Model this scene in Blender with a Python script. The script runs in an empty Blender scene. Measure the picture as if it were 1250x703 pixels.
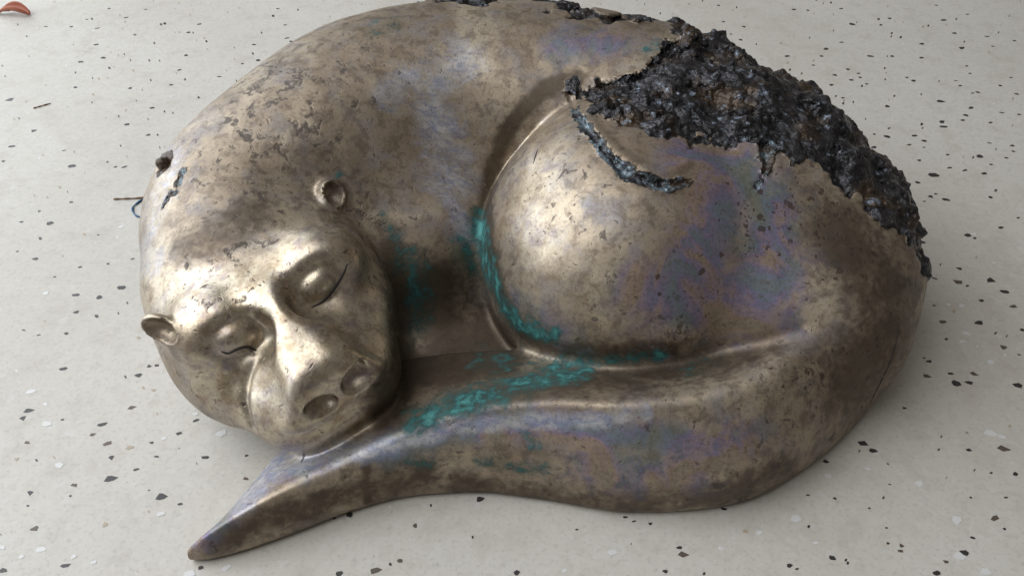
import bpy, math, random
import numpy as np
from mathutils import Vector, Matrix, Euler

# ------------------------------------------------------------------ camera, light, exposure
SC = bpy.context.scene
COL = SC.collection
CAM_H, CAM_PITCH, FOC = 0.62, math.radians(43.0), 1020.0      # metres, down-tilt, focal length in photo pixels
cam_data = bpy.data.cameras.new('camera')
cam_data.lens = 36.0 * FOC / 1250.0
cam_data.clip_start, cam_data.clip_end = 0.01, 100.0
cam = bpy.data.objects.new('camera', cam_data)
cam.location = (0, 0, CAM_H)
cam.rotation_euler = (math.pi / 2 - CAM_PITCH, 0, 0)
COL.objects.link(cam)
SC.camera = cam

world = bpy.data.worlds.new('World')
SC.world = world
world.use_nodes = True
bg = world.node_tree.nodes['Background']
bg.inputs[0].default_value = (0.62, 0.58, 0.53, 1)
bg.inputs[1].default_value = 0.27


def area(name, loc, target, sx, sy, watts, color):
    l = bpy.data.lights.new(name, 'AREA')
    l.shape, l.size, l.size_y, l.energy, l.color = 'RECTANGLE', sx, sy, watts, color
    o = bpy.data.objects.new(name, l)
    o.location = loc
    o.rotation_euler = (Vector(target) - Vector(loc)).to_track_quat('-Z', 'Y').to_euler()
    COL.objects.link(o)
    return o


area('window_light', (-2.6, 1.3, 1.35), (0, 0.6, 0.1), 4.4, 2.8, 128, (0.86, 0.93, 1.0))
area('skylight', (-1.5, 0.3, 2.7), (0, 0.6, 0.0), 2.8, 2.8, 78, (0.95, 0.97, 1.0))

SC.view_settings.view_transform = 'Standard'
SC.view_settings.look = 'None'
SC.view_settings.exposure = 0.0
SC.view_settings.gamma = 1.0
SC.view_settings.use_curve_mapping = False

VOX = 0.0025
f32 = np.float32
CP, SP = math.cos(CAM_PITCH), math.sin(CAM_PITCH)


# ------------------------------------------------------------------ pixel helpers
def ray(u, v):
    x, y = (u - 625) / FOC, -(v - 351.5) / FOC
    d = np.array([x, CP + y * SP, -SP + y * CP])
    return d / np.linalg.norm(d)


def ground(u, v, z=0.0):
    d = ray(u, v)
    t = (z - CAM_H) / d[2]
    return np.array([d[0] * t, d[1] * t, z])


def project(P):
    """world points -> photo pixels"""
    X, Y, Z = P[:, 0], P[:, 1], P[:, 2] - CAM_H
    depth = Y * CP - Z * SP
    up = Y * SP + Z * CP
    return 625 + FOC * X / depth, 351.5 - FOC * up / depth


# ------------------------------------------------------------------ noise
def hash3(i, j, k, seed):
    h = (i.astype(np.uint32) * np.uint32(374761393) + j.astype(np.uint32) * np.uint32(668265263)
         + k.astype(np.uint32) * np.uint32(2147483647) + np.uint32(seed * 9176 + 7))
    h = (h ^ (h >> np.uint32(13))) * np.uint32(1274126177)
    h = (h ^ (h >> np.uint32(16))) * np.uint32(2246822519)
    h = h ^ (h >> np.uint32(15))
    return (h & np.uint32(0xffffff)).astype(f32) / f32(0xffffff)


def vnoise(P, freq, seed=0):
    Q = P * f32(freq) + f32(1000.0)
    I = np.floor(Q)
    F = (Q - I).astype(f32)
    I = I.astype(np.int64)
    W = F * F * F * (F * (F * 6 - 15) + 10)
    out = 0
    for a in (0, 1):
        wa = W[:, 0] if a else 1 - W[:, 0]
        for b in (0, 1):
            wb = W[:, 1] if b else 1 - W[:, 1]
            for c in (0, 1):
                wc = W[:, 2] if c else 1 - W[:, 2]
                out = out + wa * wb * wc * hash3(I[:, 0] + a, I[:, 1] + b, I[:, 2] + c, seed)
    return (out * 2 - 1).astype(f32)


def fbm(P, freq, octs, seed=0, gain=0.5):
    s, a = 0, 1.0
    for o in range(octs):
        s = s + f32(a) * vnoise(P, freq * 2.03 ** o, seed + o * 17)
        a *= gain
    return s


def cells(P, freq, seed=0):
    """distance to nearest jittered cell point (0..~1)"""
    Q = P * f32(freq) + f32(500.0)
    I = np.floor(Q).astype(np.int64)
    best = np.full(len(P), 9.0, f32)
    for a in (-1, 0, 1):
        for b in (-1, 0, 1):
            for c in (-1, 0, 1):
                J = I + np.array([a, b, c])
                d = 0
                for ax in range(3):
                    d = d + (J[:, ax] + hash3(J[:, 0], J[:, 1], J[:, 2], seed + ax * 31) - Q[:, ax]) ** 2
                best = np.minimum(best, d)
    return np.sqrt(best).astype(f32)


def sstep(a, b, x):
    t = np.clip((x - a) / (b - a), 0, 1)
    return t * t * (3 - 2 * t)


# ------------------------------------------------------------------ signed-distance sculpting
def smin(a, b, k):
    h = np.maximum(k - np.abs(a - b), 0) / k
    return np.minimum(a, b) - h * h * (k * 0.25)


def smax(a, b, k):
    return -smin(-a, -b, k)


def ellipsoid(P, c, r, R=None):
    Q = P - np.asarray(c, f32)
    if R is not None:
        Q = Q @ np.asarray(R, f32)          # columns of R = local axes in world
    r = np.asarray(r, f32)
    k0 = np.sqrt(((Q / r) ** 2).sum(1)) + 1e-9
    k1 = np.sqrt(((Q / (r * r)) ** 2).sum(1)) + 1e-9
    return k0 * (k0 - 1) / k1


def catmull(pts, n):
    pts = np.asarray(pts, float)
    E = np.vstack([2 * pts[0] - pts[1], pts, 2 * pts[-1] - pts[-2]])
    out = []
    m = len(pts) - 1
    for t in np.linspace(0, m, n):
        i = min(int(t), m - 1)
        f = t - i
        p0, p1, p2, p3 = E[i], E[i + 1], E[i + 2], E[i + 3]
        out.append(0.5 * (2 * p1 + (p2 - p0) * f + (2 * p0 - 5 * p1 + 4 * p2 - p3) * f * f + (3 * p1 - p0 - 3 * p2 + p3) * f ** 3))
    return np.array(out)


class Tube:
    """tapered tube along a smooth spline of x,y,z,r control points; exact nearest point by Newton steps"""
    def __init__(self, pts, n=500, coarse=26):
        self.S = catmull(pts, n).astype(f32)
        self.n = n
        self.D = np.gradient(self.S, axis=0).astype(f32)
        self.ci = np.linspace(0, n - 1, coarse).astype(int)

    def at(self, t, A):
        i = np.minimum(t.astype(np.int32), self.n - 2)
        f = (t - i)[:, None].astype(f32)
        return A[i] * (1 - f) + A[i + 1] * f

    def frame(self, P):
        best = np.full(len(P), 9.0, f32); T = np.zeros(len(P), f32)
        for k in self.ci:
            c = self.S[k]
            q = P - c[:3]
            d = np.sqrt((q * q).sum(1)) - c[3]
            m = d < best
            best[m] = d[m]; T[m] = k
        for _ in range(4):
            c = self.at(T, self.S); dc = self.at(T, self.D)
            q = P - c[:, :3]
            l = np.sqrt((q * q).sum(1)) + 1e-6
            g = -(q * dc[:, :3]).sum(1) - l * dc[:, 3]
            T = np.clip(T - np.clip(g / ((dc[:, :3] ** 2).sum(1) + 1e-12), -14, 14) * f32(0.8), 0, self.n - 1.001).astype(f32)
        c = self.at(T, self.S)
        q = P - c[:, :3]
        return np.sqrt((q * q).sum(1)) - c[:, 3], T / (self.n - 1), q


def segs(P, pts):
    """union of round segments through x,y,z,r points"""
    best = np.full(len(P), 9.0, f32)
    S = np.asarray(pts, f32)
    for a, b in zip(S[:-1], S[1:]):
        ba = b[:3] - a[:3]
        pa = P - a[:3]
        h = np.clip(pa @ ba / (ba @ ba + 1e-12), 0, 1)
        q = pa - h[:, None] * ba
        best = np.minimum(best, np.sqrt((q * q).sum(1)) - (a[3] + h * (b[3] - a[3])))
    return best


# torso: fat tube curling from the neck round the back to the tail root
TORSO = Tube([(-0.245, 0.585, 0.080, 0.092), (-0.260, 0.665, 0.092, 0.105), (-0.208, 0.742, 0.104, 0.117), (-0.145, 0.805, 0.110, 0.125),
              (-0.050, 0.836, 0.110, 0.127), (0.065, 0.830, 0.106, 0.127), (0.175, 0.790, 0.098, 0.126), (0.258, 0.715, 0.086, 0.117),
              (0.302, 0.635, 0.070, 0.102), (0.290, 0.555, 0.056, 0.082)])
# tail: outer foot line (from the tip) with cross-section corners (inward, height): lower ridge, upper ridge, inner valley; rounding
TAIL = [
    ((231, 690), (0.003, 0.014), (0.006, 0.016), (0.010, 0.000), 0.004),
    ((262, 688), (0.005, 0.030), (0.009, 0.033), (0.045, 0.001), 0.004),
    ((330, 668), (0.007, 0.046), (0.012, 0.050), (0.110, 0.004), 0.004),
    ((430, 630), (0.006, 0.053), (0.017, 0.060), (0.120, 0.034), 0.005),
    ((500, 612), (0.006, 0.056), (0.022, 0.070), (0.120, 0.044), 0.006),
    ((580, 606), (0.006, 0.057), (0.030, 0.082), (0.120, 0.050), 0.005),
    ((660, 615), (0.008, 0.052), (0.037, 0.091), (0.122, 0.055), 0.006),
    ((760, 630), (0.002, 0.050), (0.041, 0.099), (0.125, 0.060), 0.006),
    ((880, 623), (-0.003, 0.050), (0.044, 0.107), (0.125, 0.066), 0.011),
    ((965, 588), (-0.003, 0.050), (0.048, 0.112), (0.125, 0.074), 0.016),
    ((1040, 527), (-0.002, 0.046), (0.054, 0.112), (0.120, 0.085), 0.030),
    ((1085, 470), (-0.002, 0.042), (0.064, 0.106), (0.130, 0.085), 0.034),
]
_tl = []
for px, a, b, c, k in TAIL:
    g = ground(*px)
    _tl.append([g[0], g[1], *a, *b, *c, k])
TAIL_S = catmull(_tl, 500).astype(f32)
_ty = np.gradient(TAIL_S[:, 1]) / np.gradient(TAIL_S[:, 0])
TAIL_COS = (1 / np.sqrt(1 + _ty ** 2)).astype(f32)


def tail_sdf(P):
    X0 = TAIL_S[:, 0]
    x = np.clip(P[:, 0], X0[0], X0[-1])
    it = lambda col: np.interp(x, X0, col).astype(f32)
    s = (P[:, 1] - it(TAIL_S[:, 1])) * it(TAIL_COS)
    z = P[:, 2]
    a, b, c, k = [(it(TAIL_S[:, i]), it(TAIL_S[:, i + 1])) for i in (2, 4, 6)] + [it(TAIL_S[:, 8])]

    def plane(p, q):
        dx, dz = q[0] - p[0], q[1] - p[1]
        ln = np.sqrt(dx * dx + dz * dz) + 1e-6
        return (-(s - p[0]) * dz + (z - p[1]) * dx) / ln
    o = (0 * s, 0 * s)
    d = smax(plane(o, a), plane(a, b), k)
    d = smax(d, plane(b, c), k)
    d = smax(d, s - c[0] - 0.01, 0.01)
    A = np.maximum(X0[0] - P[:, 0], 0) + np.maximum(P[:, 0] - X0[-1], 0)
    return np.where(A > 0, np.sqrt(np.maximum(d, 0) ** 2 + A * A), d).astype(f32)


# head frame
HO = np.array([-0.232, 0.560, 0.100])
_f = np.array([0.585, -0.765, -0.20]); _f /= np.linalg.norm(_f)
_l = np.array([0.78, 0.60, 0.20]); _l -= _f * (_l @ _f); _l /= np.linalg.norm(_l)
HR = np.stack([_l, _f, np.cross(_f, _l)], 1)      # local x = image-right side, y = forward, z = up


def HP(x, y, z):
    return HO + HR @ np.array([x, y, z])


def head_mass(P):
    Q = ((P - HO.astype(f32)) @ HR.astype(f32)).astype(f32)
    X = np.sqrt(Q[:, 0] ** 2 + f32(0.007) ** 2) - f32(0.002)
    M = np.stack([X, Q[:, 1], Q[:, 2]], 1)
    d = ellipsoid(Q, (0, -0.014, 0.002), (0.096, 0.098, 0.067))
    d = smin(d, ellipsoid(M, (0.049, 0.050, -0.006), (0.051, 0.066, 0.048)), 0.036)        # cheeks
    d = smin(d, ellipsoid(Q, (0.002, 0.102, -0.001), (0.063, 0.066, 0.043)), 0.032)       # muzzle
    d = smin(d, ellipsoid(M, (0.027, 0.129, 0.004), (0.034, 0.036, 0.031)), 0.025)       # whisker pads
    d = smin(d, ellipsoid(Q, (-0.008, 0.098, -0.014), (0.048, 0.052, 0.038)), 0.02)           # jaw
    d = smin(d, ellipsoid(M, (0.046, 0.047, 0.049), (0.040, 0.033, 0.028)), 0.024)       # brows
    # broad bridge of the nose, ending in the overhanging nose pad
    top = Q[:, 2] - (0.0825 - 0.22 * np.maximum(Q[:, 1] - 0.075, 0) - 0.30 * np.maximum(0.075 - Q[:, 1], 0))
    w = 0.0225 + 0.10 * np.maximum(Q[:, 1] - 0.09, 0)
    br = smax(top, (X - w + 0.002) * 0.86 + 0.50 * (Q[:, 2] - 0.064), 0.012)
    br = smax(br, smax(0.020 - Q[:, 1], (Q[:, 1] - 0.156) * 0.85 + 0.35 * (Q[:, 2] - 0.05), 0.01), 0.010)
    br = smax(br, 0.03 - Q[:, 2], 0.01)
    d = smin(d, br, 0.014)
    return d


def base_sdf(P, full=False):
    P = P.astype(f32)
    d, T, q = TORSO.frame(P)
    d = smin(d, ellipsoid(P, (-0.130, 0.700, 0.045), (0.145, 0.115, 0.105)), 0.05)        # chest filling the inside of the curl
    d = smin(d, ellipsoid(P, (-0.07, 0.60, -0.005), (0.17, 0.14, 0.030)), 0.05)             # low floor of the curl
    h = ellipsoid(P, (0.105, 0.635, 0.080), (0.136, 0.150, 0.142))
    h = smin(h, ellipsoid(P, (0.195, 0.650, 0.060), (0.125, 0.130, 0.125)), 0.06)
    h = smin(h, ellipsoid(P, (0.165, 0.735, 0.098), (0.120, 0.110, 0.125)), 0.05)        # hip merging into the back
    d = smin(d, h, (0.005 + 0.007 * sstep(0.70, 0.62, P[:, 1]) + 0.08 * sstep(0.10, 0.24, P[:, 0]) * sstep(0.80, 0.70, P[:, 1])).astype(f32))
    d = smin(d, tail_sdf(P), 0.012)
    d = smin(d, head_mass(P), 0.014)
    return (d, T, q) if full else d


def trace(u, v, f=base_sdf):
    o, r = np.array([0, 0, CAM_H]), ray(u, v)
    t = 0.25
    for _ in range(160):
        dd = float(f((o + r * t)[None])[0])
        t += dd * 0.7
        if abs(dd) < 2e-4 or t > 3:
            break
    return o + r * t


def grad(f, P, e=0.0008):
    g = np.empty((len(P), 3), f32)
    for ax in range(3):
        s = np.zeros(3, f32); s[ax] = e
        g[:, ax] = f(P + s) - f(P - s)
    return g / (np.linalg.norm(g, axis=1, keepdims=True) + 1e-12)


def unit(v):
    return v / np.linalg.norm(v)


def anchor(u, v):
    p = trace(u, v)
    return p, grad(base_sdf, p[None].astype(f32))[0].astype(float)


def poly_px(pts, radius, lift, n=None):
    """pixel polyline laid on the base surface -> round segments; radius may be a number or one per point"""
    out = []
    rr = np.broadcast_to(np.asarray(radius, float), (len(pts),))
    q = catmull(np.column_stack([np.asarray(pts, float), rr]), n or (len(pts) * 4))
    for u, v, r in q:
        p, nn = anchor(u, v)
        out.append([*(p + nn * lift * r), r])
    return np.array(out)


DETAILS = []        # (centre, reach, function(d, P) -> d)


def add_detail(c, reach, fn):
    DETAILS.append((np.asarray(c, f32), f32(reach), fn))


def add_groove(pts, radius, lift=0.3, k=0.003):
    S = poly_px(pts, radius, lift)
    c = S[:, :3].mean(0)
    add_detail(c, np.abs(S[:, :3] - c).max() * 1.8 + 0.03, lambda d, P: smax(d, -segs(P, S), k))
    return S


def add_ridge(pts, radius, lift=0.0, k=0.008):
    S = poly_px(pts, radius, lift)
    c = S[:, :3].mean(0)
    add_detail(c, np.abs(S[:, :3] - c).max() * 1.8 + 0.04, lambda d, P: smin(d, segs(P, S), k))
    return S


def frame_of(px_a, px_b, px_c):
    """axes at px_c: x along a->b, z along surface normal"""
    p, n = anchor(*px_c)
    x = trace(*px_b) - trace(*px_a)
    x = unit(x - n * (x @ n))
    return p, np.stack([x, np.cross(n, x), n], 1)


# --- face
FL, FF, FU = HR[:, 0], HR[:, 1], HR[:, 2]
EYES, EARS, NOSTRILS, SLITS = [], [], [], []
for cen, a, b, slit, soc in (((391, 350), (372, 374), (417, 324), [(424, 322), (418, 336), (408, 352), (400, 362), (391, 370), (380, 375)], (0.0280, 0.0200, 0.0200)),
                             ((292, 414), (262, 420), (322, 409), [(270, 429), (279, 431), (289, 426), (300, 423), (308, 425), (313, 428)], (0.0280, 0.0165, 0.0155))):
    p, R = frame_of(a, b, cen)
    EYES.append((p, R))
    add_detail(p, 0.07, lambda d, P, p=p, R=R, soc=soc: smin(smax(d, -ellipsoid(P, p + R[:, 2] * 0.0085, soc, R), 0.016),
                                                            ellipsoid(P, p - R[:, 2] * (soc[2] - 0.0060), (0.0200, 0.0135, 0.0110), R), 0.005))
    SLITS.append(slit)

CR, CU = np.array([1.0, 0, 0]), np.array([0, SP, CP])
for cen, a, b, rad in (((393, 497), (372, 503), (415, 491), (0.0140, 0.0070, 0.019)), ((437, 462), (421, 480), (452, 446), (0.0140, 0.0078, 0.019))):
    p, R = frame_of(a, b, cen)
    y = R[:, 1] * np.sign(R[:, 1] @ CU)                       # towards the bridge: the opening burrows in and up under the nose
    z = unit(R[:, 2] * 0.78 - y * 0.62)
    R = np.stack([R[:, 0], np.cross(z, R[:, 0]), z], 1)
    NOSTRILS.append((p, R, rad))
    add_detail(p, 0.05, lambda d, P, p=p, R=R, rad=rad: smax(d, -ellipsoid(P, p + R[:, 2] * 0.001, rad, R), 0.004))
add_groove([(312, 436), (302, 462), (299, 490), (306, 520)], [0.0010, 0.0020, 0.0020, 0.0010], 0.15, 0.006)     # cheek crease

CR, CU = np.array([1.0, 0, 0]), np.array([0, SP, CP])
for cen, turn, long_px, rl, rs in (((403, 239), 0.55 * FL - 0.1 * CU, (0.42, 1.0), 0.0140, 0.0125), ((204, 402), -0.55 * FL - 0.05 * CU, (1.0, 0.42), 0.0175, 0.0115)):
    p, n = anchor(*cen)
    tc = unit(np.array([0, 0, CAM_H]) - p)
    o = unit(0.80 * tc + turn)
    z = CR * long_px[0] - CU * long_px[1]
    z = unit(z - o * (z @ o)); R = np.stack([o, np.cross(z, o), z], 1)
    c = p + n * 0.004
    EARS.append((c, R, rl, rs))

    def ear(d, P, c=c, R=R, rl=rl, rs=rs):
        d = smin(d, ellipsoid(P, c, (rs * 0.85, rs, rl), R), 0.008)
        return smax(d, -ellipsoid(P, c + R[:, 0] * rs * 0.70, (rs * 1.15, rs * 0.84, rl * 0.86), R), 0.0025)
    add_detail(c, 0.05, ear)

# --- casting flaws: torn edge on the haunch, gouges on the neck, hairline cracks
add_ridge([(712, 140), (735, 168), (758, 190), (785, 205), (815, 208), (838, 200)], [0.003, 0.005, 0.006, 0.006, 0.006, 0.003], -0.70, 0.006)   # torn lip
TEAR = add_groove([(694, 108), (703, 138), (722, 163), (742, 190), (765, 211), (790, 222), (815, 226), (842, 220)],
                  [0.0040, 0.0030, 0.0040, 0.0030, 0.0042, 0.0055, 0.0045, 0.0018], 0.15, 0.0015)
GOUGES = [add_groove(q, r, 0.25, 0.002) for q, r in (([(934, 178), (936, 205), (924, 228)], [0.007, 0.0035, 0.0015]),
                                                     ([(223, 208), (215, 232)], [0.002, 0.003]), ([(209, 236), (199, 251)], [0.002, 0.002]))]
CRACKS = [[(1098, 396), (1092, 425), (1082, 452), (1062, 492)], [(656, 183), (651, 200)], [(452, 566), (449, 590), (455, 612)]]

# --- rough unchased crust: region outlined on the surface plus the whole outer wall of the back
CRUST_PX = np.array([(692, 112), (742, 92), (800, 70), (818, 48), (822, 18), (850, 10), (930, 60), (1020, 90), (1100, 200), (1160, 300), (1150, 350), (1132, 342),
                     (1108, 300), (1078, 268), (1052, 240), (1018, 222), (1000, 200), (962, 190), (930, 188), (902, 182), (868, 160), (838, 170), (800, 168), (770, 158),
                     (748, 150), (722, 138)], float)


def poly_dist(u, v, poly):
    """signed pixel distance to a polygon, negative inside"""
    d = np.full(len(u), 1e9, f32); inside = np.zeros(len(u), bool)
    n = len(poly)
    for i in range(n):
        ax, ay = poly[i]; bx, by = poly[(i + 1) % n]
        ex, ey = bx - ax, by - ay
        wx, wy = u - ax, v - ay
        h = np.clip((wx * ex + wy * ey) / (ex * ex + ey * ey), 0, 1)
        d = np.minimum(d, (wx - ex * h) ** 2 + (wy - ey * h) ** 2)
        c = ((ay > v) != (by > v)) & (u < ex * (v - ay) / (ey if abs(ey) > 1e-9 else 1e-9) + ax)
        inside ^= c
    return np.where(inside, -1, 1) * np.sqrt(d)


def crust_mask(P, T, q):
    """0..1 where the surface is rough"""
    u, v = project(P)
    wob = fbm(P, 48, 4, 5, 0.6) * 11
    m = sstep(4, -5, poly_dist(u, v, CRUST_PX) + wob)
    out = q[:, :2]                                        # outward side of the curl, from the torso axis
    rad = P[:, :2] - np.array([0.02, 0.62], f32)
    rad = rad / (np.linalg.norm(rad, axis=1, keepdims=True) + 1e-6)
    ang = np.degrees(np.arctan2(q[:, 2], (out * rad).sum(1)))
    lim = np.interp(P[:, 0], [-0.40, -0.25, -0.15, -0.08, 0.12, 0.2], [0, 10, 44, 70, 76, 76])
    wall = sstep(-4, 4, lim - ang + fbm(P, 30, 3, 9) * 16) * (P[:, 1] > 0.66) * (T < 0.93)
    knob = sstep(0.0165, 0.0125, np.linalg.norm(P - KNOB, axis=1) + fbm(P, 90, 2, 3) * 0.003)
    return np.clip(np.maximum(np.maximum(m, wall), knob), 0, 1).astype(f32)


def segs_near(Q):
    d = np.full(len(Q), 9.0, f32)
    for S in [TEAR] + GOUGES:
        c = S[:, :3].mean(0).astype(f32)
        m = (np.abs(Q - c) < 0.09).all(1)
        if m.any():
            d[m] = np.minimum(d[m], segs(Q[m], S))
    return d


KNOB = trace(200, 199).astype(f32)


def sculpt_full(P, want=False):
    P = P.astype(f32)
    d, T, q = base_sdf(P, True)
    for c, reach, fn in DETAILS:
        r = P - c
        m = (np.abs(r) < reach).all(1) & (np.abs(d) < 0.04)
        if m.any():
            d[m] = fn(d[m], P[m])
    d = d + f32(0.0007) * vnoise(P, 20, 41) + f32(0.00035) * vnoise(P, 55, 42)
    near = (np.abs(d) < 0.035) & (P[:, 2] > -0.02) & ((P[:, 0] > 0.0) | (P[:, 1] > 0.66) | ((P[:, 0] < -0.27) & (P[:, 1] > 0.56)))
    cm = np.zeros(len(P), f32)
    if near.any():
        Q = P[near]
        m = crust_mask(Q, T[near], q[near])
        on = m > 0.01
        if on.any():
            A = Q[on]
            wp = A + 0.004 * np.stack([vnoise(A, 90, 61), vnoise(A, 90, 62), vnoise(A, 90, 63)], 1)
            c1 = cells(wp, 27, 3); c2 = cells(wp, 78, 8)
            h = 0.0165 * (0.54 - c1) + 0.0065 * (0.52 - c2) + 0.0016 * vnoise(A, 210, 4) + 0.005 * vnoise(A, 20, 12) - 0.0015
            dn = d[near]
            dn[on] = dn[on] - m[on] ** 2 * h
            d[near] = dn
        tr = sstep(0.0030, 0.0, segs_near(Q) + fbm(Q, 120, 3, 21) * 0.0030)
        d[near] -= tr * (0.0016 * vnoise(Q, 90, 22) + 0.0012 * vnoise(Q, 280, 23) + 0.0004)
        cm[near] = np.maximum(m, tr)
    dk = np.linalg.norm(P - KNOB, axis=1)
    d = smin(d, dk - 0.0065 - 0.003 * vnoise(P, 130, 77), 0.005)
    d = smax(d, -(P[:, 2] + 0.0015), 0.014)
    return (d, cm) if want else d


def sculpt(P):
    return sculpt_full(P)


# ------------------------------------------------------------------ surface nets
def mesh_from_sdf(f, lo, hi, vox, band):
    K = 4
    n = (np.ceil((np.array(hi) - lo) / (vox * K)).astype(int)) * K + 1
    lo = np.array(lo, float)
    cn = (n - 1) // K + 1
    ci = np.indices(cn).reshape(3, -1).T
    cd = f((lo + ci * (vox * K)).astype(f32)).reshape(cn)
    D = np.repeat(np.repeat(np.repeat(cd, K, 0), K, 1), K, 2)[:n[0], :n[1], :n[2]].astype(f32).copy()
    near = np.abs(cd) < band
    blk = np.argwhere(near)
    off = np.indices((K, K, K)).reshape(3, -1).T
    idx = (blk[:, None, :] * K + off[None]).reshape(-1, 3)
    idx = idx[(idx < n).all(1)]
    for c in range(0, len(idx), 400000):
        q = idx[c:c + 400000]
        D[q[:, 0], q[:, 1], q[:, 2]] = f((lo + q * vox).astype(f32))
    ins = D < 0
    c8 = [(a, b, c) for a in (0, 1) for b in (0, 1) for c in (0, 1)]
    cnt = np.zeros(n - 1, np.int8)
    for a, b, c in c8:
        cnt += ins[a:n[0] - 1 + a, b:n[1] - 1 + b, c:n[2] - 1 + c]
    act = (cnt > 0) & (cnt < 8)
    vid = np.full(n - 1, -1, np.int64)
    cells_ = np.argwhere(act)
    vid[act] = np.arange(len(cells_))
    val = {k: D[cells_[:, 0] + k[0], cells_[:, 1] + k[1], cells_[:, 2] + k[2]] for k in c8}
    acc = np.zeros((len(cells_), 3)); num = np.zeros(len(cells_))
    for k in c8:
        for ax in range(3):
            if k[ax] == 0:
                k2 = list(k); k2[ax] = 1
                a, b = val[k], val[tuple(k2)]
                x = (a < 0) != (b < 0)
                t = np.where(x, a / np.where(x, a - b, 1), 0)
                p = np.array(k, float)[None].repeat(len(t), 0)
                p[:, ax] = t
                acc[x] += p[x]; num[x] += 1
    V = lo + (cells_ + acc / num[:, None]) * vox
    faces = []
    for ax in range(3):
        sl0 = [slice(None)] * 3; sl1 = [slice(None)] * 3
        sl0[ax] = slice(0, -1); sl1[ax] = slice(1, None)
        e = ins[tuple(sl0)] != ins[tuple(sl1)]
        E = np.argwhere(e)
        b, c = (ax + 1) % 3, (ax + 2) % 3
        E = E[(E[:, b] > 0) & (E[:, c] > 0) & (E[:, b] < n[b] - 1) & (E[:, c] < n[c] - 1)]
        q = []
        for db, dc in ((-1, -1), (0, -1), (0, 0), (-1, 0)):
            o = E.copy(); o[:, b] += db; o[:, c] += dc
            q.append(vid[o[:, 0], o[:, 1], o[:, 2]])
        q = np.stack(q, 1)
        fl = ~ins[E[:, 0], E[:, 1], E[:, 2]]
        q[fl] = q[fl][:, ::-1]
        faces.append(q)
    Fc = np.vstack(faces)
    for _ in range(2):                        # pull vertices onto the exact surface
        d = f(V.astype(f32))
        g = grad(f, V.astype(f32))
        V = V - np.clip(d, -vox * 0.7, vox * 0.7)[:, None] * g
    return V, Fc, grad(f, V.astype(f32), 0.001)


def build_mesh(name, V, Fc, N=None, attrs=None, mat=None):
    me = bpy.data.meshes.new(name)
    me.vertices.add(len(V)); me.vertices.foreach_set('co', np.asarray(V, f32).ravel())
    me.loops.add(len(Fc) * 4); me.loops.foreach_set('vertex_index', Fc.ravel().astype(np.int32))
    me.polygons.add(len(Fc)); me.polygons.foreach_set('loop_start', np.arange(0, len(Fc) * 4, 4, dtype=np.int32))
    me.update(calc_edges=True)
    me.polygons.foreach_set('use_smooth', np.ones(len(Fc), bool))
    for k, a in (attrs or {}).items():
        at = me.attributes.new(k, 'FLOAT', 'POINT')
        at.data.foreach_set('value', np.asarray(a, f32))
    if N is not None:
        me.normals_split_custom_set_from_vertices(np.asarray(N, float))
    if mat:
        me.materials.append(mat)
    o = bpy.data.objects.new(name, me)
    COL.objects.link(o)
    return o


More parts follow.
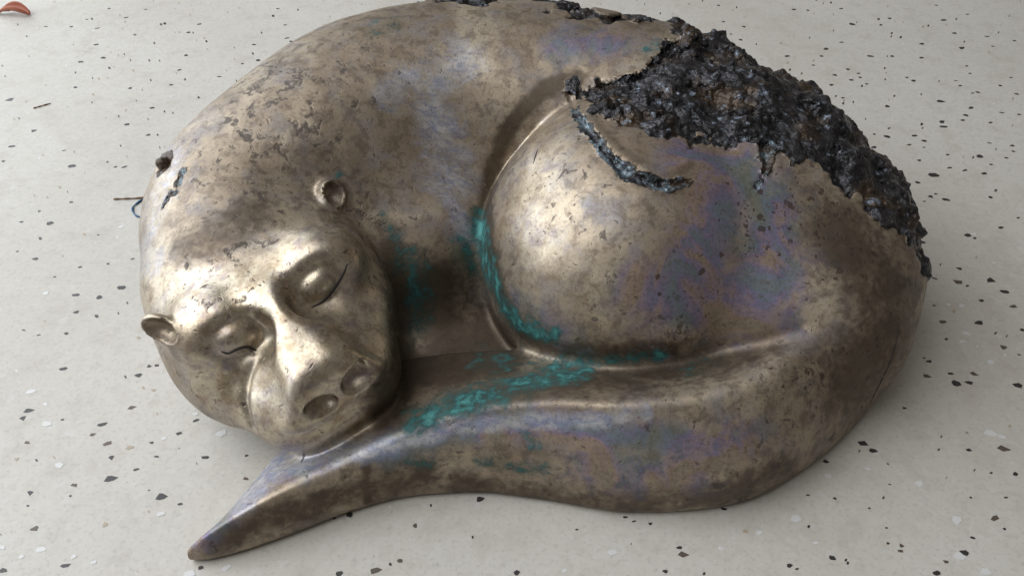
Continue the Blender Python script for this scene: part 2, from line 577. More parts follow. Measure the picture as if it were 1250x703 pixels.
# ------------------------------------------------------------------ materials
class NT:
    """small node-tree writer"""
    def __init__(self, name):
        self.mat = bpy.data.materials.new(name); self.mat.use_nodes = True
        self.t = self.mat.node_tree; self.b = self.t.nodes['Principled BSDF']
        self.obj = self.t.nodes.new('ShaderNodeTexCoord').outputs['Object']

    def new(self, kind, **kw):
        n = self.t.nodes.new(kind)
        for k, v in kw.items():
            setattr(n, k, v)
        return n

    def put(self, sock, v):
        if hasattr(v, 'is_output'):
            self.t.links.new(v, sock)
        elif isinstance(v, tuple):
            sock.default_value = (*v, 1) if len(v) == 3 and len(sock.default_value) == 4 else v
        else:
            sock.default_value = v

    def math(self, op, a, b=0.0, clamp=False):
        n = self.new('ShaderNodeMath', operation=op, use_clamp=clamp)
        self.put(n.inputs[0], a); self.put(n.inputs[1], b)
        return n.outputs[0]

    def step(self, x, lo, hi, a=0.0, b=1.0):
        n = self.new('ShaderNodeMapRange', interpolation_type='SMOOTHSTEP')
        for i, v in enumerate((x, lo, hi, a, b)):
            self.put(n.inputs[i], v)
        return n.outputs[0]

    def noise(self, scale, detail=4.0, rough=0.55, dist=0.0, vec=None):
        n = self.new('ShaderNodeTexNoise')
        self.put(n.inputs['Vector'], vec or self.obj)
        for k, v in (('Scale', scale), ('Detail', detail), ('Roughness', rough), ('Distortion', dist)):
            self.put(n.inputs[k], v)
        return n.outputs['Fac']

    def vor(self, scale, out='Distance', vec=None, feature='F1', rand=1.0):
        n = self.new('ShaderNodeTexVoronoi', feature=feature)
        self.put(n.inputs['Vector'], vec or self.obj); self.put(n.inputs['Scale'], scale); self.put(n.inputs['Randomness'], rand)
        return n.outputs[out]

    def mix(self, f, a, b):
        n = self.new('ShaderNodeMix', data_type='RGBA')
        self.put(n.inputs[0], f); self.put(n.inputs[6], a); self.put(n.inputs[7], b)
        return n.outputs[2]

    def fmix(self, f, a, b):
        n = self.new('ShaderNodeMix', data_type='FLOAT')
        self.put(n.inputs[0], f); self.put(n.inputs[2], a); self.put(n.inputs[3], b)
        return n.outputs[0]

    def attr(self, name):
        return self.new('ShaderNodeAttribute', attribute_name=name).outputs['Fac']

    def mapping(self, scale=(1, 1, 1), rot=(0, 0, 0)):
        n = self.new('ShaderNodeMapping')
        self.put(n.inputs[0], self.obj)
        n.inputs['Scale'].default_value = scale; n.inputs['Rotation'].default_value = rot
        return n.outputs[0]

    def bump(self, h, strength, dist, prev=None):
        n = self.new('ShaderNodeBump')
        self.put(n.inputs['Height'], h); n.inputs['Strength'].default_value = strength; n.inputs['Distance'].default_value = dist
        if prev:
            self.t.links.new(prev, n.inputs['Normal'])
        return n.outputs[0]

    def done(self, col, rough, metal, normal=None, spec=None):
        self.put(self.b.inputs['Base Color'], col); self.put(self.b.inputs['Roughness'], rough); self.put(self.b.inputs['Metallic'], metal)
        if normal:
            self.t.links.new(normal, self.b.inputs['Normal'])
        if spec is not None:
            self.put(self.b.inputs['Specular IOR Level'], spec)
        return self.mat


def bronze_material():
    n = NT('patinated_bronze')
    big, mid, fine = n.noise(9, 5, 0.6, 0.6), n.noise(34, 5, 0.62, 0.4), n.noise(150, 4, 0.6)
    streak = n.noise(60, 4, 0.6, 0.8, n.mapping((1.0, 2.6, 1.6), (0, 0, 0.6)))
    rnd = n.math('ADD', n.math('MULTIPLY', mid, 0.6), n.math('MULTIPLY', fine, 0.4))        # 0..1 break-up, centred 0.5

    def edge(a, lo=0.42, hi=0.62, amt=1.1):
        return n.step(n.math('ADD', n.attr(a), n.math('MULTIPLY', n.math('SUBTRACT', rnd, 0.5), amt)), lo, hi)
    # bare rubbed metal to brown patina and painted crease shade, mottled at every size
    cloud = n.noise(75, 6, 0.7, 0.3)
    grain = n.noise(330, 3, 0.7)
    col = n.mix(n.step(big, 0.35, 0.66), (0.262, 0.205, 0.148), (0.440, 0.368, 0.275))
    col = n.mix(n.math('MULTIPLY', n.step(mid, 0.45, 0.66), 0.65), col, (0.215, 0.200, 0.205))
    col = n.mix(n.math('MULTIPLY', n.step(cloud, 0.46, 0.62), 0.62), col, (0.130, 0.098, 0.074))
    gold = edge('gold', 0.2, 0.9, 1.1)
    col = n.mix(n.math('MULTIPLY', gold, 0.85), col, n.mix(n.step(cloud, 0.34, 0.66), (0.64, 0.565, 0.430), n.mix(n.step(mid, 0.4, 0.62), (0.38, 0.295, 0.195), (0.33, 0.275, 0.27))))
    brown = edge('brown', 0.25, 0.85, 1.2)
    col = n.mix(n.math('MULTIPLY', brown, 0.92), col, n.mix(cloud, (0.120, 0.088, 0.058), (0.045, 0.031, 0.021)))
    # heat tints: slate, violet, blue-green in drifting bands
    hue = n.new('ShaderNodeValToRGB')
    n.put(hue.inputs[0], n.step(n.noise(13, 4, 0.6, 1.2), 0.30, 0.72))
    cr = hue.color_ramp
    cr.elements[0].position, cr.elements[0].color = 0.0, (0.165, 0.185, 0.160, 1)
    cr.elements[1].position, cr.elements[1].color = 1.0, (0.270, 0.235, 0.175, 1)
    for p_, c_ in ((0.25, (0.150, 0.195, 0.250)), (0.45, (0.190, 0.170, 0.290)), (0.62, (0.290, 0.215, 0.260)), (0.80, (0.310, 0.225, 0.160))):
        e = cr.elements.new(p_); e.color = (*c_, 1)
    tint = edge('tint', 0.20, 0.80, 0.9)
    col = n.mix(n.math('MULTIPLY', tint, 0.85), col, n.mix(n.math('MULTIPLY', n.step(grain, 0.35, 0.65), 0.25), hue.outputs[0], (0.10, 0.085, 0.08)))
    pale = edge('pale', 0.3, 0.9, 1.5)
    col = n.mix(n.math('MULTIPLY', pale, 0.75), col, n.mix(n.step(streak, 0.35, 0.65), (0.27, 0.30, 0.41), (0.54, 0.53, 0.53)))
    # dark flecks: torn blotches everywhere, round pits where the cast is pitted
    spot = n.noise(62, 3, 0.55, 0.5)
    blot = n.step(n.math('ADD', spot, n.math('MULTIPLY', n.attr('fleck'), 0.19)), 0.660, 0.725)
    blot = n.math('MULTIPLY', blot, n.step(n.noise(190, 4, 0.65), 0.40, 0.54))
    peck = n.step(n.math('ADD', n.noise(140, 4, 0.65, 0.5), n.math('MULTIPLY', n.attr('fleck'), 0.06)), 0.635, 0.69)
    col = n.mix(n.math('MULTIPLY', peck, 0.65), col, (0.060, 0.045, 0.036))
    col = n.mix(n.math('MULTIPLY', blot, 0.8), col, (0.050, 0.038, 0.032))
    col = n.mix(n.math('MULTIPLY', n.step(grain, 0.48, 0.72), 0.42), col, (0.10, 0.078, 0.058))
    wv = n.new('ShaderNodeVectorMath', operation='ADD')
    jit = n.new('ShaderNodeTexNoise'); n.put(jit.inputs['Vector'], n.obj); jit.inputs['Scale'].default_value = 160
    sc_ = n.new('ShaderNodeVectorMath', operation='SCALE'); n.put(sc_.inputs[0], jit.outputs['Color']); sc_.inputs[3].default_value = 0.006
    n.put(wv.inputs[0], n.obj); n.put(wv.inputs[1], sc_.outputs[0])
    wob = wv.outputs[0]

    def pits(scale, lo, gain, size):
        r_ = n.vor(scale, 'Distance', wob)
        s_ = n.math('MULTIPLY', n.step(n.math('ADD', n.vor(scale, 'Color', wob), n.math('MULTIPLY', n.attr('pit'), gain)), lo, lo + 0.4), size)
        return n.step(n.math('SUBTRACT', s_, r_), 0.0, 0.09)
    pit = n.math('MAXIMUM', pits(105, 0.88, 0.50, 0.42), n.math('MAXIMUM', pits(190, 0.86, 0.45, 0.45), pits(340, 0.84, 0.30, 0.5)))
    col = n.mix(n.math('MULTIPLY', pit, 0.85), col, (0.042, 0.026, 0.017))
    # verdigris: powdery, thick in the middle of a patch and broken towards its edge
    va = n.math('ADD', n.attr('verd'), n.math('MULTIPLY', n.math('SUBTRACT', n.math('ADD', n.math('MULTIPLY', cloud, 0.55), n.math('MULTIPLY', mid, 0.45)), 0.5), 2.4))
    col = n.mix(n.math('MULTIPLY', n.step(n.math('ADD', n.attr('verd'), n.math('MULTIPLY', n.math('SUBTRACT', cloud, 0.5), 0.8)), 0.22, 0.80), 0.60), col, (0.022, 0.062, 0.056))
    verd = n.math('MULTIPLY', n.step(va, 0.42, 0.80), n.step(n.attr('verd'), 0.03, 0.2))
    vcol = n.mix(n.step(fine, 0.35, 0.65), (0.006, 0.042, 0.042), (0.020, 0.115, 0.110))
    vcol = n.mix(n.step(va, 0.72, 1.10), vcol, (0.065, 0.260, 0.245))
    vfac = n.math('MULTIPLY', verd, n.step(grain, 0.20, 0.55, 0.70, 0.97))
    col = n.mix(vfac, col, vcol)
    # crust
    crust = n.step(n.math('ADD', n.attr('crust'), n.math('MULTIPLY', n.math('SUBTRACT', fine, 0.5), 0.7)), 0.35, 0.6)
    ccol = n.mix(n.step(n.noise(60, 5, 0.65), 0.40, 0.62), (0.012, 0.011, 0.012), (0.055, 0.052, 0.056))
    ccol = n.mix(n.step(n.noise(24, 4, 0.6), 0.50, 0.64), ccol, (0.062, 0.042, 0.027))
    ccol = n.mix(n.step(n.noise(110, 4, 0.6), 0.57, 0.70), ccol, (0.17, 0.20, 0.245))
    ccol = n.mix(n.math('MULTIPLY', n.attr('tear'), n.step(cloud, 0.46, 0.62)), ccol, (0.17, 0.225, 0.255))
    col = n.mix(crust, col, ccol)
    rough = n.fmix(n.step(mid, 0.3, 0.7), 0.42, 0.58)
    rough = n.fmix(gold, rough, n.fmix(cloud, 0.24, 0.42))
    rough = n.fmix(brown, rough, 0.50)
    rough = n.fmix(n.math('MAXIMUM', blot, pit), rough, 0.6)
    rough = n.fmix(verd, rough, 0.78)
    rough = n.fmix(crust, rough, n.fmix(n.step(n.noise(90, 3, 0.5), 0.35, 0.65), 0.16, 0.50))
    metal = n.fmix(gold, 0.60, 0.93)
    metal = n.fmix(n.math('MAXIMUM', blot, pit), metal, 0.3)
    metal = n.fmix(verd, metal, 0.0)
    metal = n.fmix(crust, metal, 0.55)
    h = n.math('SUBTRACT', n.math('ADD', n.math('MULTIPLY', fine, 0.35), n.math('MULTIPLY', grain, 0.16)), n.math('MULTIPLY', n.math('MAXIMUM', n.math('MAXIMUM', blot, pit), n.math('MULTIPLY', peck, 0.6)), 0.55))
    h = n.math('ADD', h, n.math('MULTIPLY', verd, 0.3))
    scr = n.noise(130, 3, 0.6, 0.2, n.mapping((0.25, 6.0, 1.0), (0.2, 0.1, 0.9)))
    h = n.math('ADD', h, n.math('MULTIPLY', n.math('MULTIPLY', n.step(scr, 0.62, 0.68), n.step(n.noise(22, 2, 0.5), 0.5, 0.65)), -0.10))
    nm = n.bump(h, 0.38, 0.0012)
    nm = n.bump(n.math('MULTIPLY', crust, n.math('ADD', n.noise(230, 4, 0.65), n.math('MULTIPLY', n.vor(210), -0.7))), 0.55, 0.004, nm)
    return n.done(col, rough, metal, nm)


def floor_material():
    n = NT('terrazzo')
    a, b, c = n.noise(2.2, 5, 0.6, 0.5), n.noise(26, 5, 0.65), n.noise(240, 4, 0.65)
    col = n.mix(n.step(a, 0.3, 0.7), (0.465, 0.438, 0.390), (0.530, 0.508, 0.465))
    col = n.mix(n.math('MULTIPLY', n.step(b, 0.48, 0.68), 0.38), col, (0.385, 0.350, 0.300))
    col = n.mix(n.math('MULTIPLY', n.step(c, 0.50, 0.70), 0.50), col, (0.335, 0.315, 0.28))
    col = n.mix(n.math('MULTIPLY', n.step(n.noise(95, 3, 0.6), 0.56, 0.68), 0.35), col, (0.54, 0.535, 0.52))
    cellv = n.vor(150, 'Color')
    col = n.mix(n.math('MULTIPLY', n.step(cellv, 0.55, 0.95), 0.22), col, (0.36, 0.335, 0.295))
    # faint worn stains
    stain = n.math('MULTIPLY', n.step(n.noise(7, 4, 0.6, 1.0), 0.62, 0.74), n.step(n.noise(60, 4, 0.6), 0.42, 0.6))
    col = n.mix(n.math('MULTIPLY', stain, 0.45), col, (0.31, 0.265, 0.205))
    # chips too fine to build
    v = n.vor(170); sz = n.math('MULTIPLY', n.step(n.vor(170, 'Color'), 0.90, 1.0), 0.30)
    col = n.mix(n.math('MULTIPLY', n.step(n.math('SUBTRACT', sz, v), 0.0, 0.05), 0.55), col, (0.10, 0.09, 0.08))
    nm = n.bump(n.math('ADD', n.math('MULTIPLY', c, 0.6), b), 0.10, 0.001)
    return n.done(col, n.fmix(b, 0.38, 0.58), 0.0, nm, 0.35)


def plain(name, c0, c1, scale, rough=0.5, metal=0.0, spec=0.5):
    n = NT(name)
    return n.done(n.mix(n.noise(scale, 4, 0.6), c0, c1), rough, metal, None, spec)


M_BRONZE, M_FLOOR = bronze_material(), floor_material()
M_SLIT = plain('dark_recess', (0.010, 0.008, 0.007), (0.03, 0.024, 0.02), 200, 0.7)
M_CHIP = [plain('black_chip', (0.016, 0.015, 0.016), (0.045, 0.040, 0.038), 120, 0.4), plain('brown_chip', (0.060, 0.045, 0.036), (0.12, 0.09, 0.07), 160, 0.45),
          plain('white_chip', (0.42, 0.415, 0.395), (0.70, 0.70, 0.69), 260, 0.35), plain('tan_chip', (0.30, 0.24, 0.17), (0.42, 0.36, 0.28), 160, 0.5)]

# ------------------------------------------------------------------ floor with its stone chips
fl = bpy.data.meshes.new('floor')
fl.from_pydata([(-6, -3, 0), (6, -3, 0), (6, 9, 0), (-6, 9, 0)], [], [(0, 1, 2, 3)])
fl.materials.append(M_FLOOR)
floor = bpy.data.objects.new('floor', fl); COL.objects.link(floor); floor['kind'] = 'structure'
rng = random.Random(11)


def chip_outline(r):
    k = r.choice((4, 5, 5, 6, 6, 7))
    st = r.uniform(1.0, 1.9)
    a0 = r.uniform(0, 6.28)
    return [(0.5 * math.cos(a0 + (i + r.uniform(-0.3, 0.3)) * 6.283 / k) * r.uniform(0.75, 1.1) * st ** 0.5,
             0.5 * math.sin(a0 + (i + r.uniform(-0.3, 0.3)) * 6.283 / k) * r.uniform(0.75, 1.1) / st ** 0.5) for i in range(k)]


def chip_geo(out, top=0.00022, bot=-0.004):
    k = len(out)
    V_ = [(x, y, top) for x, y in out] + [(x * 1.03, y * 1.03, bot) for x, y in out]
    F_ = [tuple(range(k))] + [(i, k + i, k + (i + 1) % k, (i + 1) % k) for i in range(k)]
    return V_, F_


CHIP_ME = []
for mi, m in enumerate(M_CHIP):
    row = []
    for j in range(9 if mi == 0 else 5):
        me = bpy.data.meshes.new('stone_chip')
        v_, f_ = chip_geo(chip_outline(rng))
        me.from_pydata(v_, [], f_); me.materials.append(m); me.update()
        row.append(me)
    CHIP_ME.append(row)

BLACK = """35 501 11 28 510 8 76 512 4 125 518 9 136 558 7 191 557 5 166 573 6 135 584 14 197 606 12 220 615 5 37 601 9 86 605 3 80 690 9 4 696 9 239 513 6
218 529 8 251 558 8 185 540 5 301 556 4 245 693 7 182 598 3 34 617 3 61 273 9 26 271 5 43 316 7 67 338 4 93 360 8 121 363 7 148 351 9 93 381 6 132 322 4 98 326 5
120 287 3 77 450 8 81 407 5 47 409 4 29 403 4 169 458 8 182 447 6 191 446 6 21 307 3 48 258 4 88 203 8 141 204 5 152 204 5 87 247 5 162 316 4
87 33 5 119 35 5 117 55 7 126 71 7 98 76 8 56 33 4 92 107 5 41 160 7 155 152 7 181 165 5 159 108 5 12 122 9 186 132 7 268 94 5 315 74 6 310 55 5 350 47 5
227 68 5 219 86 6 209 104 5 165 43 5 154 22 5 133 11 4 106 24 4 230 40 6 243 30 5 296 78 4 348 31 4 355 51 5 178 12 4 339 11 4 14 179 7 4 197 5 78 184 4 131 198 4
877 7 5 969 12 6 986 13 5 1027 11 5 1086 23 6 1075 31 5 1040 30 8 1152 25 7 1165 41 6 1143 7 4 1125 54 7 1174 59 8 1125 71 5 1205 45 5 1212 57 4 1238 50 5
1089 69 5 1062 69 7 1008 60 8 1003 69 5 1027 52 5 908 33 6 883 27 5 904 49 6 892 42 4 892 52 5 961 69 6 993 80 5 1035 85 6 1048 90 5 1050 95 5 1019 92 7 1039 98 5
1015 104 6 1058 103 5 1107 95 5 1115 99 6 1180 81 4 1184 90 5 1234 95 5 1167 99 4 1172 105 5 1221 105 5 1241 115 7 1187 114 4 1194 113 6 1148 124 10 1185 132 8
1179 141 7 1175 147 5 1150 149 8 1152 155 8 1223 138 5 1244 140 5 1209 150 5 1083 130 6 1047 162 8 1067 164 4 1083 167 8 1116 166 6 1128 172 7 1110 177 5 1085 157 4
1056 187 7 1029 120 5 1157 189 5 1196 191 8 1208 175 4 1236 178 6 1237 185 4 1228 193 5 1210 201 4 1201 212 6 1178 208 6 1159 205 5 1140 214 11 1122 196 5 1120 223 6
1128 180 4 1136 240 7 1155 244 8 1128 246 4 1142 237 5 1209 241 5 1222 278 6 1181 287 9 1190 291 5 1171 328 6 1181 349 4 1209 342 12 1226 356 9 1198 367 6 1195 394 10
1155 414 5 1134 441 7 1160 456 6 1167 468 11 1183 467 9 1242 470 11 1248 403 6 1244 433 4 1128 437 3 1104 498 5 1141 340 5 1140 373 4 1127 296 5 1243 266 4
1054 541 12 1066 550 10 1008 563 7 1183 549 7 1239 578 7 1210 577 4 1086 591 3 1084 566 3 986 604 4 1019 608 5 1061 620 3 1228 607 4 1185 607 3 1226 645 4 1187 656 5
1082 644 3 1016 681 9 964 690 7 973 694 4 1177 674 10 1143 699 8 1084 663 4 794 639 6 774 636 4 829 668 7 812 697 6 704 646 4 427 628 8 414 700 9 631 699 8 586 609 9
884 621 6 763 631 5 408 632 4"""
BROWN = """113 530 6 131 541 9 90 592 8 41 645 11 33 540 6 300 584 6 161 497 8 1170 344 10 1237 374 8 1226 424 9 1151 393 8 1131 459 8 1189 456 8 1225 547 13 1214 632 10
1099 672 6 1101 666 6 1155 685 6 834 676 11 458 696 12 1181 18 4"""
WHITE = """57 517 11 72 568 10 200 535 8 270 529 15 239 505 7 196 627 10 50 670 11 114 686 7 90 679 8 26 679 6 3 668 7 38 478 11 231 479 9 56 358 8 148 277 7
1174 417 8 1180 407 9 1209 442 9 1174 373 8 1158 372 6 1213 321 5 1189 286 6 1210 529 14 1223 533 9 1060 572 8 1011 581 8 1122 590 11 972 633 12 1168 634 14 1172 679 12
1204 698 11 996 662 7 747 674 12 927 650 8 880 669 6 232 700 14 476 618 4 689 696 8 276 693 12"""
TAN = "158 546 9 910 648 6 187 476 7 20 560 6 128 640 7"
taken = []
for mi, txt in enumerate((BLACK, BROWN, WHITE, TAN)):
    q = [int(t) for t in txt.split()]
    for u, v, w in zip(q[0::3], q[1::3], q[2::3]):
        g = ground(u, v)
        depth = g[1] * CP + CAM_H * SP
        s_ = w * depth / FOC * (1.0 if v > 150 else 0.92)
        ch = bpy.data.objects.new('stone_chip', rng.choice(CHIP_ME[mi]))
        ch.location = (g[0], g[1], len(taken) % 5 * 0.00003)
        ch.rotation_euler.z = rng.uniform(-0.5, 0.5) + rng.choice((0, 3.14159))
        ch.scale = (s_ * 1.05, s_ * rng.uniform(0.85, 1.25), 1)
        ch.parent = floor
        COL.objects.link(ch)
        taken.append((g[0], g[1]))
TK = np.array(taken)
# the countless finer chips, and the ones past the frame
fv, ff, fm = [], [], []
made = 0
while made < 2600:
    x, y = rng.uniform(-1.5, 1.5), rng.uniform(0.1, 2.6)
    u, v = (float(t[0]) for t in project(np.array([[x, y, 0.0]])))
    inside = -5 < u < 1255 and -5 < v < 708
    s_ = rng.choice((rng.uniform(0.0007, 0.002), rng.uniform(0.0012, 0.0034))) if inside else rng.choice((rng.uniform(0.001, 0.003), rng.uniform(0.004, 0.010)))
    if np.min((TK[:, 0] - x) ** 2 + (TK[:, 1] - y) ** 2) < (0.008 if inside else 0.012) ** 2:
        continue
    v_, f_ = chip_geo([(a * s_ + x, b * s_ + y) for a, b in chip_outline(rng)], 0.00018, -0.001)
    o_ = len(fv)
    fv += v_; ff += [tuple(i + o_ for i in t) for t in f_]
    fm += [rng.choices((0, 1, 2, 3), (5, 3, 2, 5))[0]] * len(f_)
    made += 1
me = bpy.data.meshes.new('fine_chips'); me.from_pydata(fv, [], ff)
for m in M_CHIP:
    me.materials.append(m)
me.polygons.foreach_set('material_index', fm); me.update()
fc = bpy.data.objects.new('fine_chips', me); fc['kind'] = 'stuff'; fc.parent = floor; COL.objects.link(fc)

# ------------------------------------------------------------------ the sculpture
V, Fc, N = mesh_from_sdf(sculpt, (-0.45, 0.28, -0.012), (0.48, 1.02, 0.28), VOX, 0.019)
_, CM = sculpt_full(V.astype(f32), True)
PU, PV = project(V)
FRONT = ((np.array([0, 0, CAM_H]) - V) * N).sum(1) > 0


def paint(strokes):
    """patina and painted crease shade marked on the visible side of the cast: (radius, weight, [(u, v), ...]) strokes"""
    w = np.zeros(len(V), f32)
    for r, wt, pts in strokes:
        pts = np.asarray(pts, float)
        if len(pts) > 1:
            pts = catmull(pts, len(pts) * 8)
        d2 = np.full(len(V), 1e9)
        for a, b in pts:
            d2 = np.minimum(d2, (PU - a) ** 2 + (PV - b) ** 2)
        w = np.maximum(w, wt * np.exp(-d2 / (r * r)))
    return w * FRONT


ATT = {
    'crust': CM,
    'tear': sstep(0.004, 0.0, segs_near(V.astype(f32))),
    'verd': paint([(15, 0.85, [(582, 262), (590, 305), (603, 345), (624, 385), (652, 404), (676, 408)]), (30, 0.62, [(496, 318), (512, 345), (508, 395)]), (20, 0.65, [(560, 298), (580, 330)]),
                   (24, 0.78, [(505, 518), (545, 497), (600, 480), (660, 460), (710, 448)]), (12, 0.72, [(700, 445), (760, 438), (805, 434)]), (15, 0.58, [(585, 560), (640, 574), (665, 570)]),
                   (14, 0.45, [(500, 565), (560, 562)]), (7, 0.8, [(414, 213)]), (12, 0.58, [(468, 262), (484, 288)]), (22, 0.45, [(840, 455), (880, 440)]), (12, 0.55, [(790, 62), (816, 56)]),
                   (20, 0.46, [(455, 40), (485, 28)]), (16, 0.46, [(640, 530), (660, 548)]), (40, 0.34, [(700, 560), (780, 590)]), (30, 0.5, [(590, 440), (640, 445)])]),
    'tint': paint([(22, 0.62, [(246, 662), (280, 625), (320, 590), (380, 568), (430, 552)]), (55, 0.85, [(850, 190), (870, 250), (850, 310), (820, 360)]), (45, 0.85, [(780, 350), (860, 370), (950, 345)]), (50, 0.75, [(900, 200), (940, 260), (930, 330)]),
                   (28, 0.8, [(470, 548), (560, 525), (650, 520), (760, 530), (850, 540)]), (45, 0.65, [(720, 560), (820, 575), (900, 540)]), (35, 0.6, [(880, 400), (960, 385)]),
                   (32, 0.6, [(680, 60), (750, 50)]), (22, 0.5, [(605, 350), (640, 370), (690, 410)]), (30, 0.45, [(540, 200), (560, 270)]), (40, 0.4, [(980, 260), (990, 330)])]),
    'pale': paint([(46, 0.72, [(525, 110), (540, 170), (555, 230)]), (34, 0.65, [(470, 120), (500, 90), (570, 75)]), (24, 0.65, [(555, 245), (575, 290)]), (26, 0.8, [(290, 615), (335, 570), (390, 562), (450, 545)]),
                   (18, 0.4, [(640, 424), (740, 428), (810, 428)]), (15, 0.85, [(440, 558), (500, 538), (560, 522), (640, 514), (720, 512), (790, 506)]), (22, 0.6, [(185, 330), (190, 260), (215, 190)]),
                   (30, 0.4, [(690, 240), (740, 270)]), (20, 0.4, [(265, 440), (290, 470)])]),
    'gold': paint([(65, 0.60, [(640, 170), (630, 250), (660, 310)]), (40, 0.6, [(700, 340), (740, 380)]), (70, 0.95, [(250, 370), (320, 370), (380, 330)]), (65, 0.95, [(350, 430), (420, 430), (400, 500)]),
                   (34, 0.7, [(370, 300), (400, 270)]), (45, 0.8, [(250, 450), (330, 510)]), (34, 0.7, [(450, 380), (470, 440)]), (50, 0.45, [(600, 60), (540, 90), (480, 130)]),
                   (40, 0.55, [(185, 380), (180, 300), (200, 220)])]),
    'brown': paint([(14, 0.9, [(602, 200), (592, 250), (596, 300), (612, 360), (650, 415), (720, 428), (820, 425)]), (15, 1.0, [(604, 205), (614, 172), (628, 148), (664, 112), (704, 94)]),  # brown also paints shade over bright creases at haunch and cheek
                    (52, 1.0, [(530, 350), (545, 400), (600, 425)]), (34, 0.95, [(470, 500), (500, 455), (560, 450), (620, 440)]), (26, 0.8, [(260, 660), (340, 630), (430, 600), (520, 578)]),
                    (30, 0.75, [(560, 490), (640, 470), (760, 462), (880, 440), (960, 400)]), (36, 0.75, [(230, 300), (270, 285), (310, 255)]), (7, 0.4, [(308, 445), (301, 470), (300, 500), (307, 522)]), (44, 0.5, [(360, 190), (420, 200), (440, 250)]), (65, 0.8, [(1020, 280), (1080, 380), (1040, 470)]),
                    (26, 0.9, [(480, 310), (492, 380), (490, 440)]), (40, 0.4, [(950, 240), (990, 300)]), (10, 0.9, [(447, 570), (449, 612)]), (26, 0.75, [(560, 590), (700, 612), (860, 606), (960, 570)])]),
    'fleck': paint([(60, 0.7, [(330, 110), (360, 130), (300, 210)]), (60, 0.6, [(430, 260), (470, 290)]), (60, 0.5, [(290, 290), (260, 380)]), (60, 0.35, [(700, 200), (800, 420)]), (50, 0.4, [(440, 40)]),
                    (60, 0.4, [(560, 580)]), (70, 0.35, [(980, 480), (900, 600)])]),
    'pit': paint([(70, 0.9, [(920, 270), (1000, 260), (1040, 310)]), (60, 0.6, [(860, 300), (820, 380)]), (60, 0.7, [(960, 480), (1040, 440), (1090, 400)]), (40, 0.35, [(680, 140), (720, 180)])]),
}
root = bpy.data.objects.new('otter_sculpture', None)
root.location = (0.03, 0.62, 0.0)
root['label'] = 'patinated bronze sculpture of an otter curled asleep with its chin on its tail'
root['category'] = 'sculpture'
COL.objects.link(root)


def adopt(o, parent=root):
    o.parent = parent
    if parent is root:
        o.matrix_parent_inverse = Matrix.Translation(-root.location)
    return o


region = np.zeros(len(V), np.int8)
region[CM > 0.5] = 1
for i, (c, R, rl, rs) in enumerate(EARS):
    region[ellipsoid(V.astype(f32), c, (rs * 0.85, rs, rl), R) < 0.0012] = 2 + i
for i, (p, R) in enumerate(EYES):
    Q = (V - p) @ R
    region[(Q[:, 0] / 0.0175) ** 2 + (Q[:, 1] / 0.012) ** 2 + (Q[:, 2] / 0.02) ** 2 < 1] = 4 + i
for i, (p, R, rad) in enumerate(NOSTRILS):
    region[ellipsoid(V.astype(f32), p + R[:, 2] * 0.001, np.array(rad) * 1.02, R) < 0.0004] = 6 + i
fr = region[Fc].max(1)
NAMES = {0: ('body', None), 1: ('rough_crust', 'dark lumpy unpolished crust along the back'), 2: ('ear', None), 3: ('ear', None), 4: ('eyelid', None), 5: ('eyelid', None),
         6: ('nostril', None), 7: ('nostril', None)}
PART = {}
for rid, (nm, lab) in NAMES.items():
    f_ = Fc[fr == rid]
    if len(f_) == 0:
        continue
    used, inv = np.unique(f_, return_inverse=True)
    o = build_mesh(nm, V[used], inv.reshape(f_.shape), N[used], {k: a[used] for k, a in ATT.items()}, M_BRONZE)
    if lab:
        o['label'] = lab
    PART[rid] = adopt(o)


def tube_mesh(name, pts, mat, sides=8):
    """closed tube through x,y,z,r points with rounded ends"""
    pts = np.asarray(pts, float)
    vs, fs = [], []
    n_ = len(pts)
    for i in range(n_):
        t = unit(pts[min(i + 1, n_ - 1), :3] - pts[max(i - 1, 0), :3])
        a = unit(np.cross(t, (0.13, 0.21, 0.97))); b = np.cross(t, a)
        for k in range(sides):
            w = 6.28318 * k / sides
            vs.append(tuple(pts[i, :3] + pts[i, 3] * (a * math.cos(w) + b * math.sin(w))))
    for i in range(n_ - 1):
        for k in range(sides):
            k2 = (k + 1) % sides
            fs.append((i * sides + k, i * sides + k2, (i + 1) * sides + k2, (i + 1) * sides + k))
    fs.append(tuple(range(sides))[::-1]); fs.append(tuple(range((n_ - 1) * sides, n_ * sides)))
    me = bpy.data.meshes.new(name); me.from_pydata(vs, [], fs); me.materials.append(mat)
    me.polygons.foreach_set('use_smooth', [True] * len(fs)); me.update()
    o = bpy.data.objects.new(name, me); COL.objects.link(o)
    return o


def on_surface(pts, n, r, sink=0.35):
    out = []
    q = catmull(pts, n)
    for i, (u, v) in enumerate(q):
        p = trace(u, v, sculpt)
        w = r * (0.35 + 0.65 * math.sin(math.pi * (i + 0.5) / n))
        out.append([*(p + ray(u, v) * w * sink), w])
    return out


for i, sl in enumerate(SLITS):
    adopt(tube_mesh('lid_slit', on_surface(sl, 18, 0.0015, 0.30), M_SLIT), PART[4 + i])
for ck, r in zip(CRACKS[:2], (0.0007, 0.0006)):
    adopt(tube_mesh('hairline_crack', on_surface(ck, 14, r), M_SLIT))

# ------------------------------------------------------------------ litter on the floor
M_TWIG = plain('twig_bark', (0.11, 0.065, 0.035), (0.22, 0.14, 0.08), 300, 0.7)
M_BLUE = plain('blue_cord', (0.012, 0.055, 0.13), (0.03, 0.12, 0.24), 300, 0.45)
M_LEAF = plain('dry_leaf', (0.30, 0.075, 0.045), (0.42, 0.16, 0.09), 60, 0.55)


def litter(name, o, label, cat):
    o['label'], o['category'] = label, cat
    return o


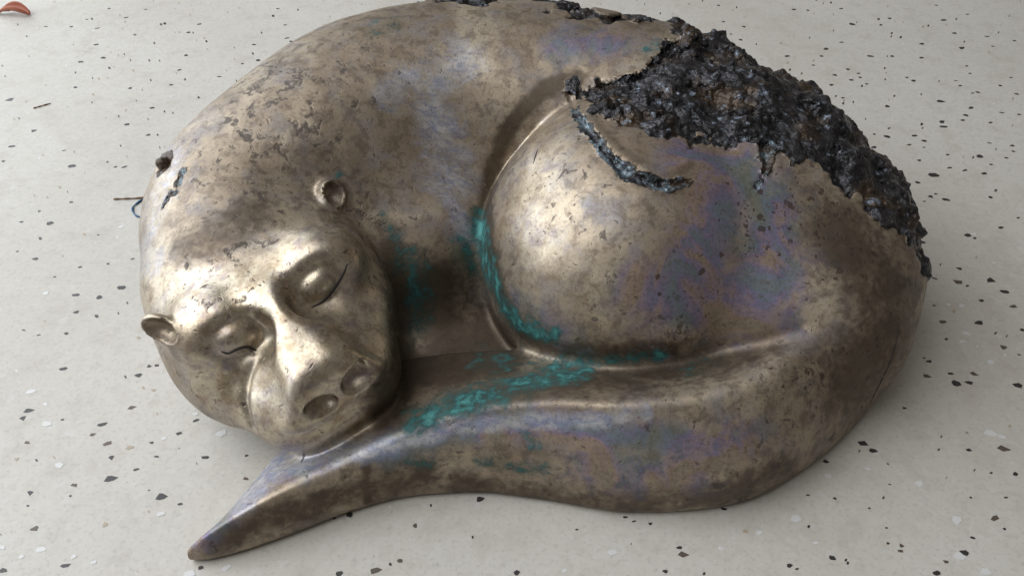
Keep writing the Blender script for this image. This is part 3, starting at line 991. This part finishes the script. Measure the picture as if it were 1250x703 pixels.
def floor_line(pts, r, n=12, z=None):
    q = catmull([list(ground(u, v))[:2] for u, v in pts], n)
    return [[x, y, (r * 0.95 if z is None else z[i * (len(z) - 1) // (n - 1)]), r * (0.8 + 0.3 * math.sin(i * 1.7))] for i, (x, y) in enumerate(q)]


litter('twig', tube_mesh('twig', floor_line([(139, 244), (152, 243.5), (166, 243), (190, 241)], 0.0013), M_TWIG), 'thin brown twig crossed by a loop of blue cord', 'twig')
litter('cord', tube_mesh('cord', floor_line([(186, 238), (172, 246), (162, 255), (166, 264), (176, 266), (190, 264)], 0.0013, 20), M_BLUE), 'short loop of thin blue cord lying across the brown twig', 'cord')
litter('twig', tube_mesh('twig', floor_line([(41, 133), (50, 130.5), (62, 127)], 0.0011), M_TWIG), 'short dark twig lying alone on the open floor', 'twig')

# curled dry leaf with its stem
lv, lf = [], []
A, B = ground(-4, 19), ground(37, 20)
ax = unit(B - A); sd = np.array([-ax[1], ax[0], 0]); L_ = np.linalg.norm(B - A)
NU, NV = 18, 9
for i in range(NU):
    t = i / (NU - 1)
    w = 0.016 * (math.sin(math.pi * min(1, t * 0.80 + 0.12)) ** 0.8) * (0.35 + 0.75 * t)
    for j in range(NV):
        s_ = j / (NV - 1) * 2 - 1
        cur = s_ * (1.5 + 0.6 * t)
        p = A + ax * (L_ * t) + sd * (w * math.sin(cur) * 0.8) + np.array([0, 0, 0.0015 + w * (1 - math.cos(cur)) * 0.75 + 0.008 * math.sin(math.pi * t)])
        lv.append(tuple(p))
for i in range(NU - 1):
    for j in range(NV - 1):
        a = i * NV + j
        lf.append((a, a + 1, a + NV + 1, a + NV))
me = bpy.data.meshes.new('blade'); me.from_pydata(lv, [], lf); me.materials.append(M_LEAF)
me.polygons.foreach_set('use_smooth', [True] * len(lf)); me.update()
leaf = bpy.data.objects.new('dry_leaf', None); leaf.location = tuple(A); COL.objects.link(leaf)
litter('dry_leaf', leaf, 'small curled reddish brown dry leaf on the pale floor', 'leaf')
bl = bpy.data.objects.new('blade', me); COL.objects.link(bl)
md = bl.modifiers.new('thickness', 'SOLIDIFY'); md.thickness = 0.0006
st = tube_mesh('stem', floor_line([(-30, 18), (-10, 17.5), (4, 17), (16, 16)], 0.0012, 10, [0.001, 0.002, 0.004, 0.006]), M_TWIG)
for o in (bl, st):
    o.parent = leaf; o.matrix_parent_inverse = Matrix.Translation(-leaf.location)
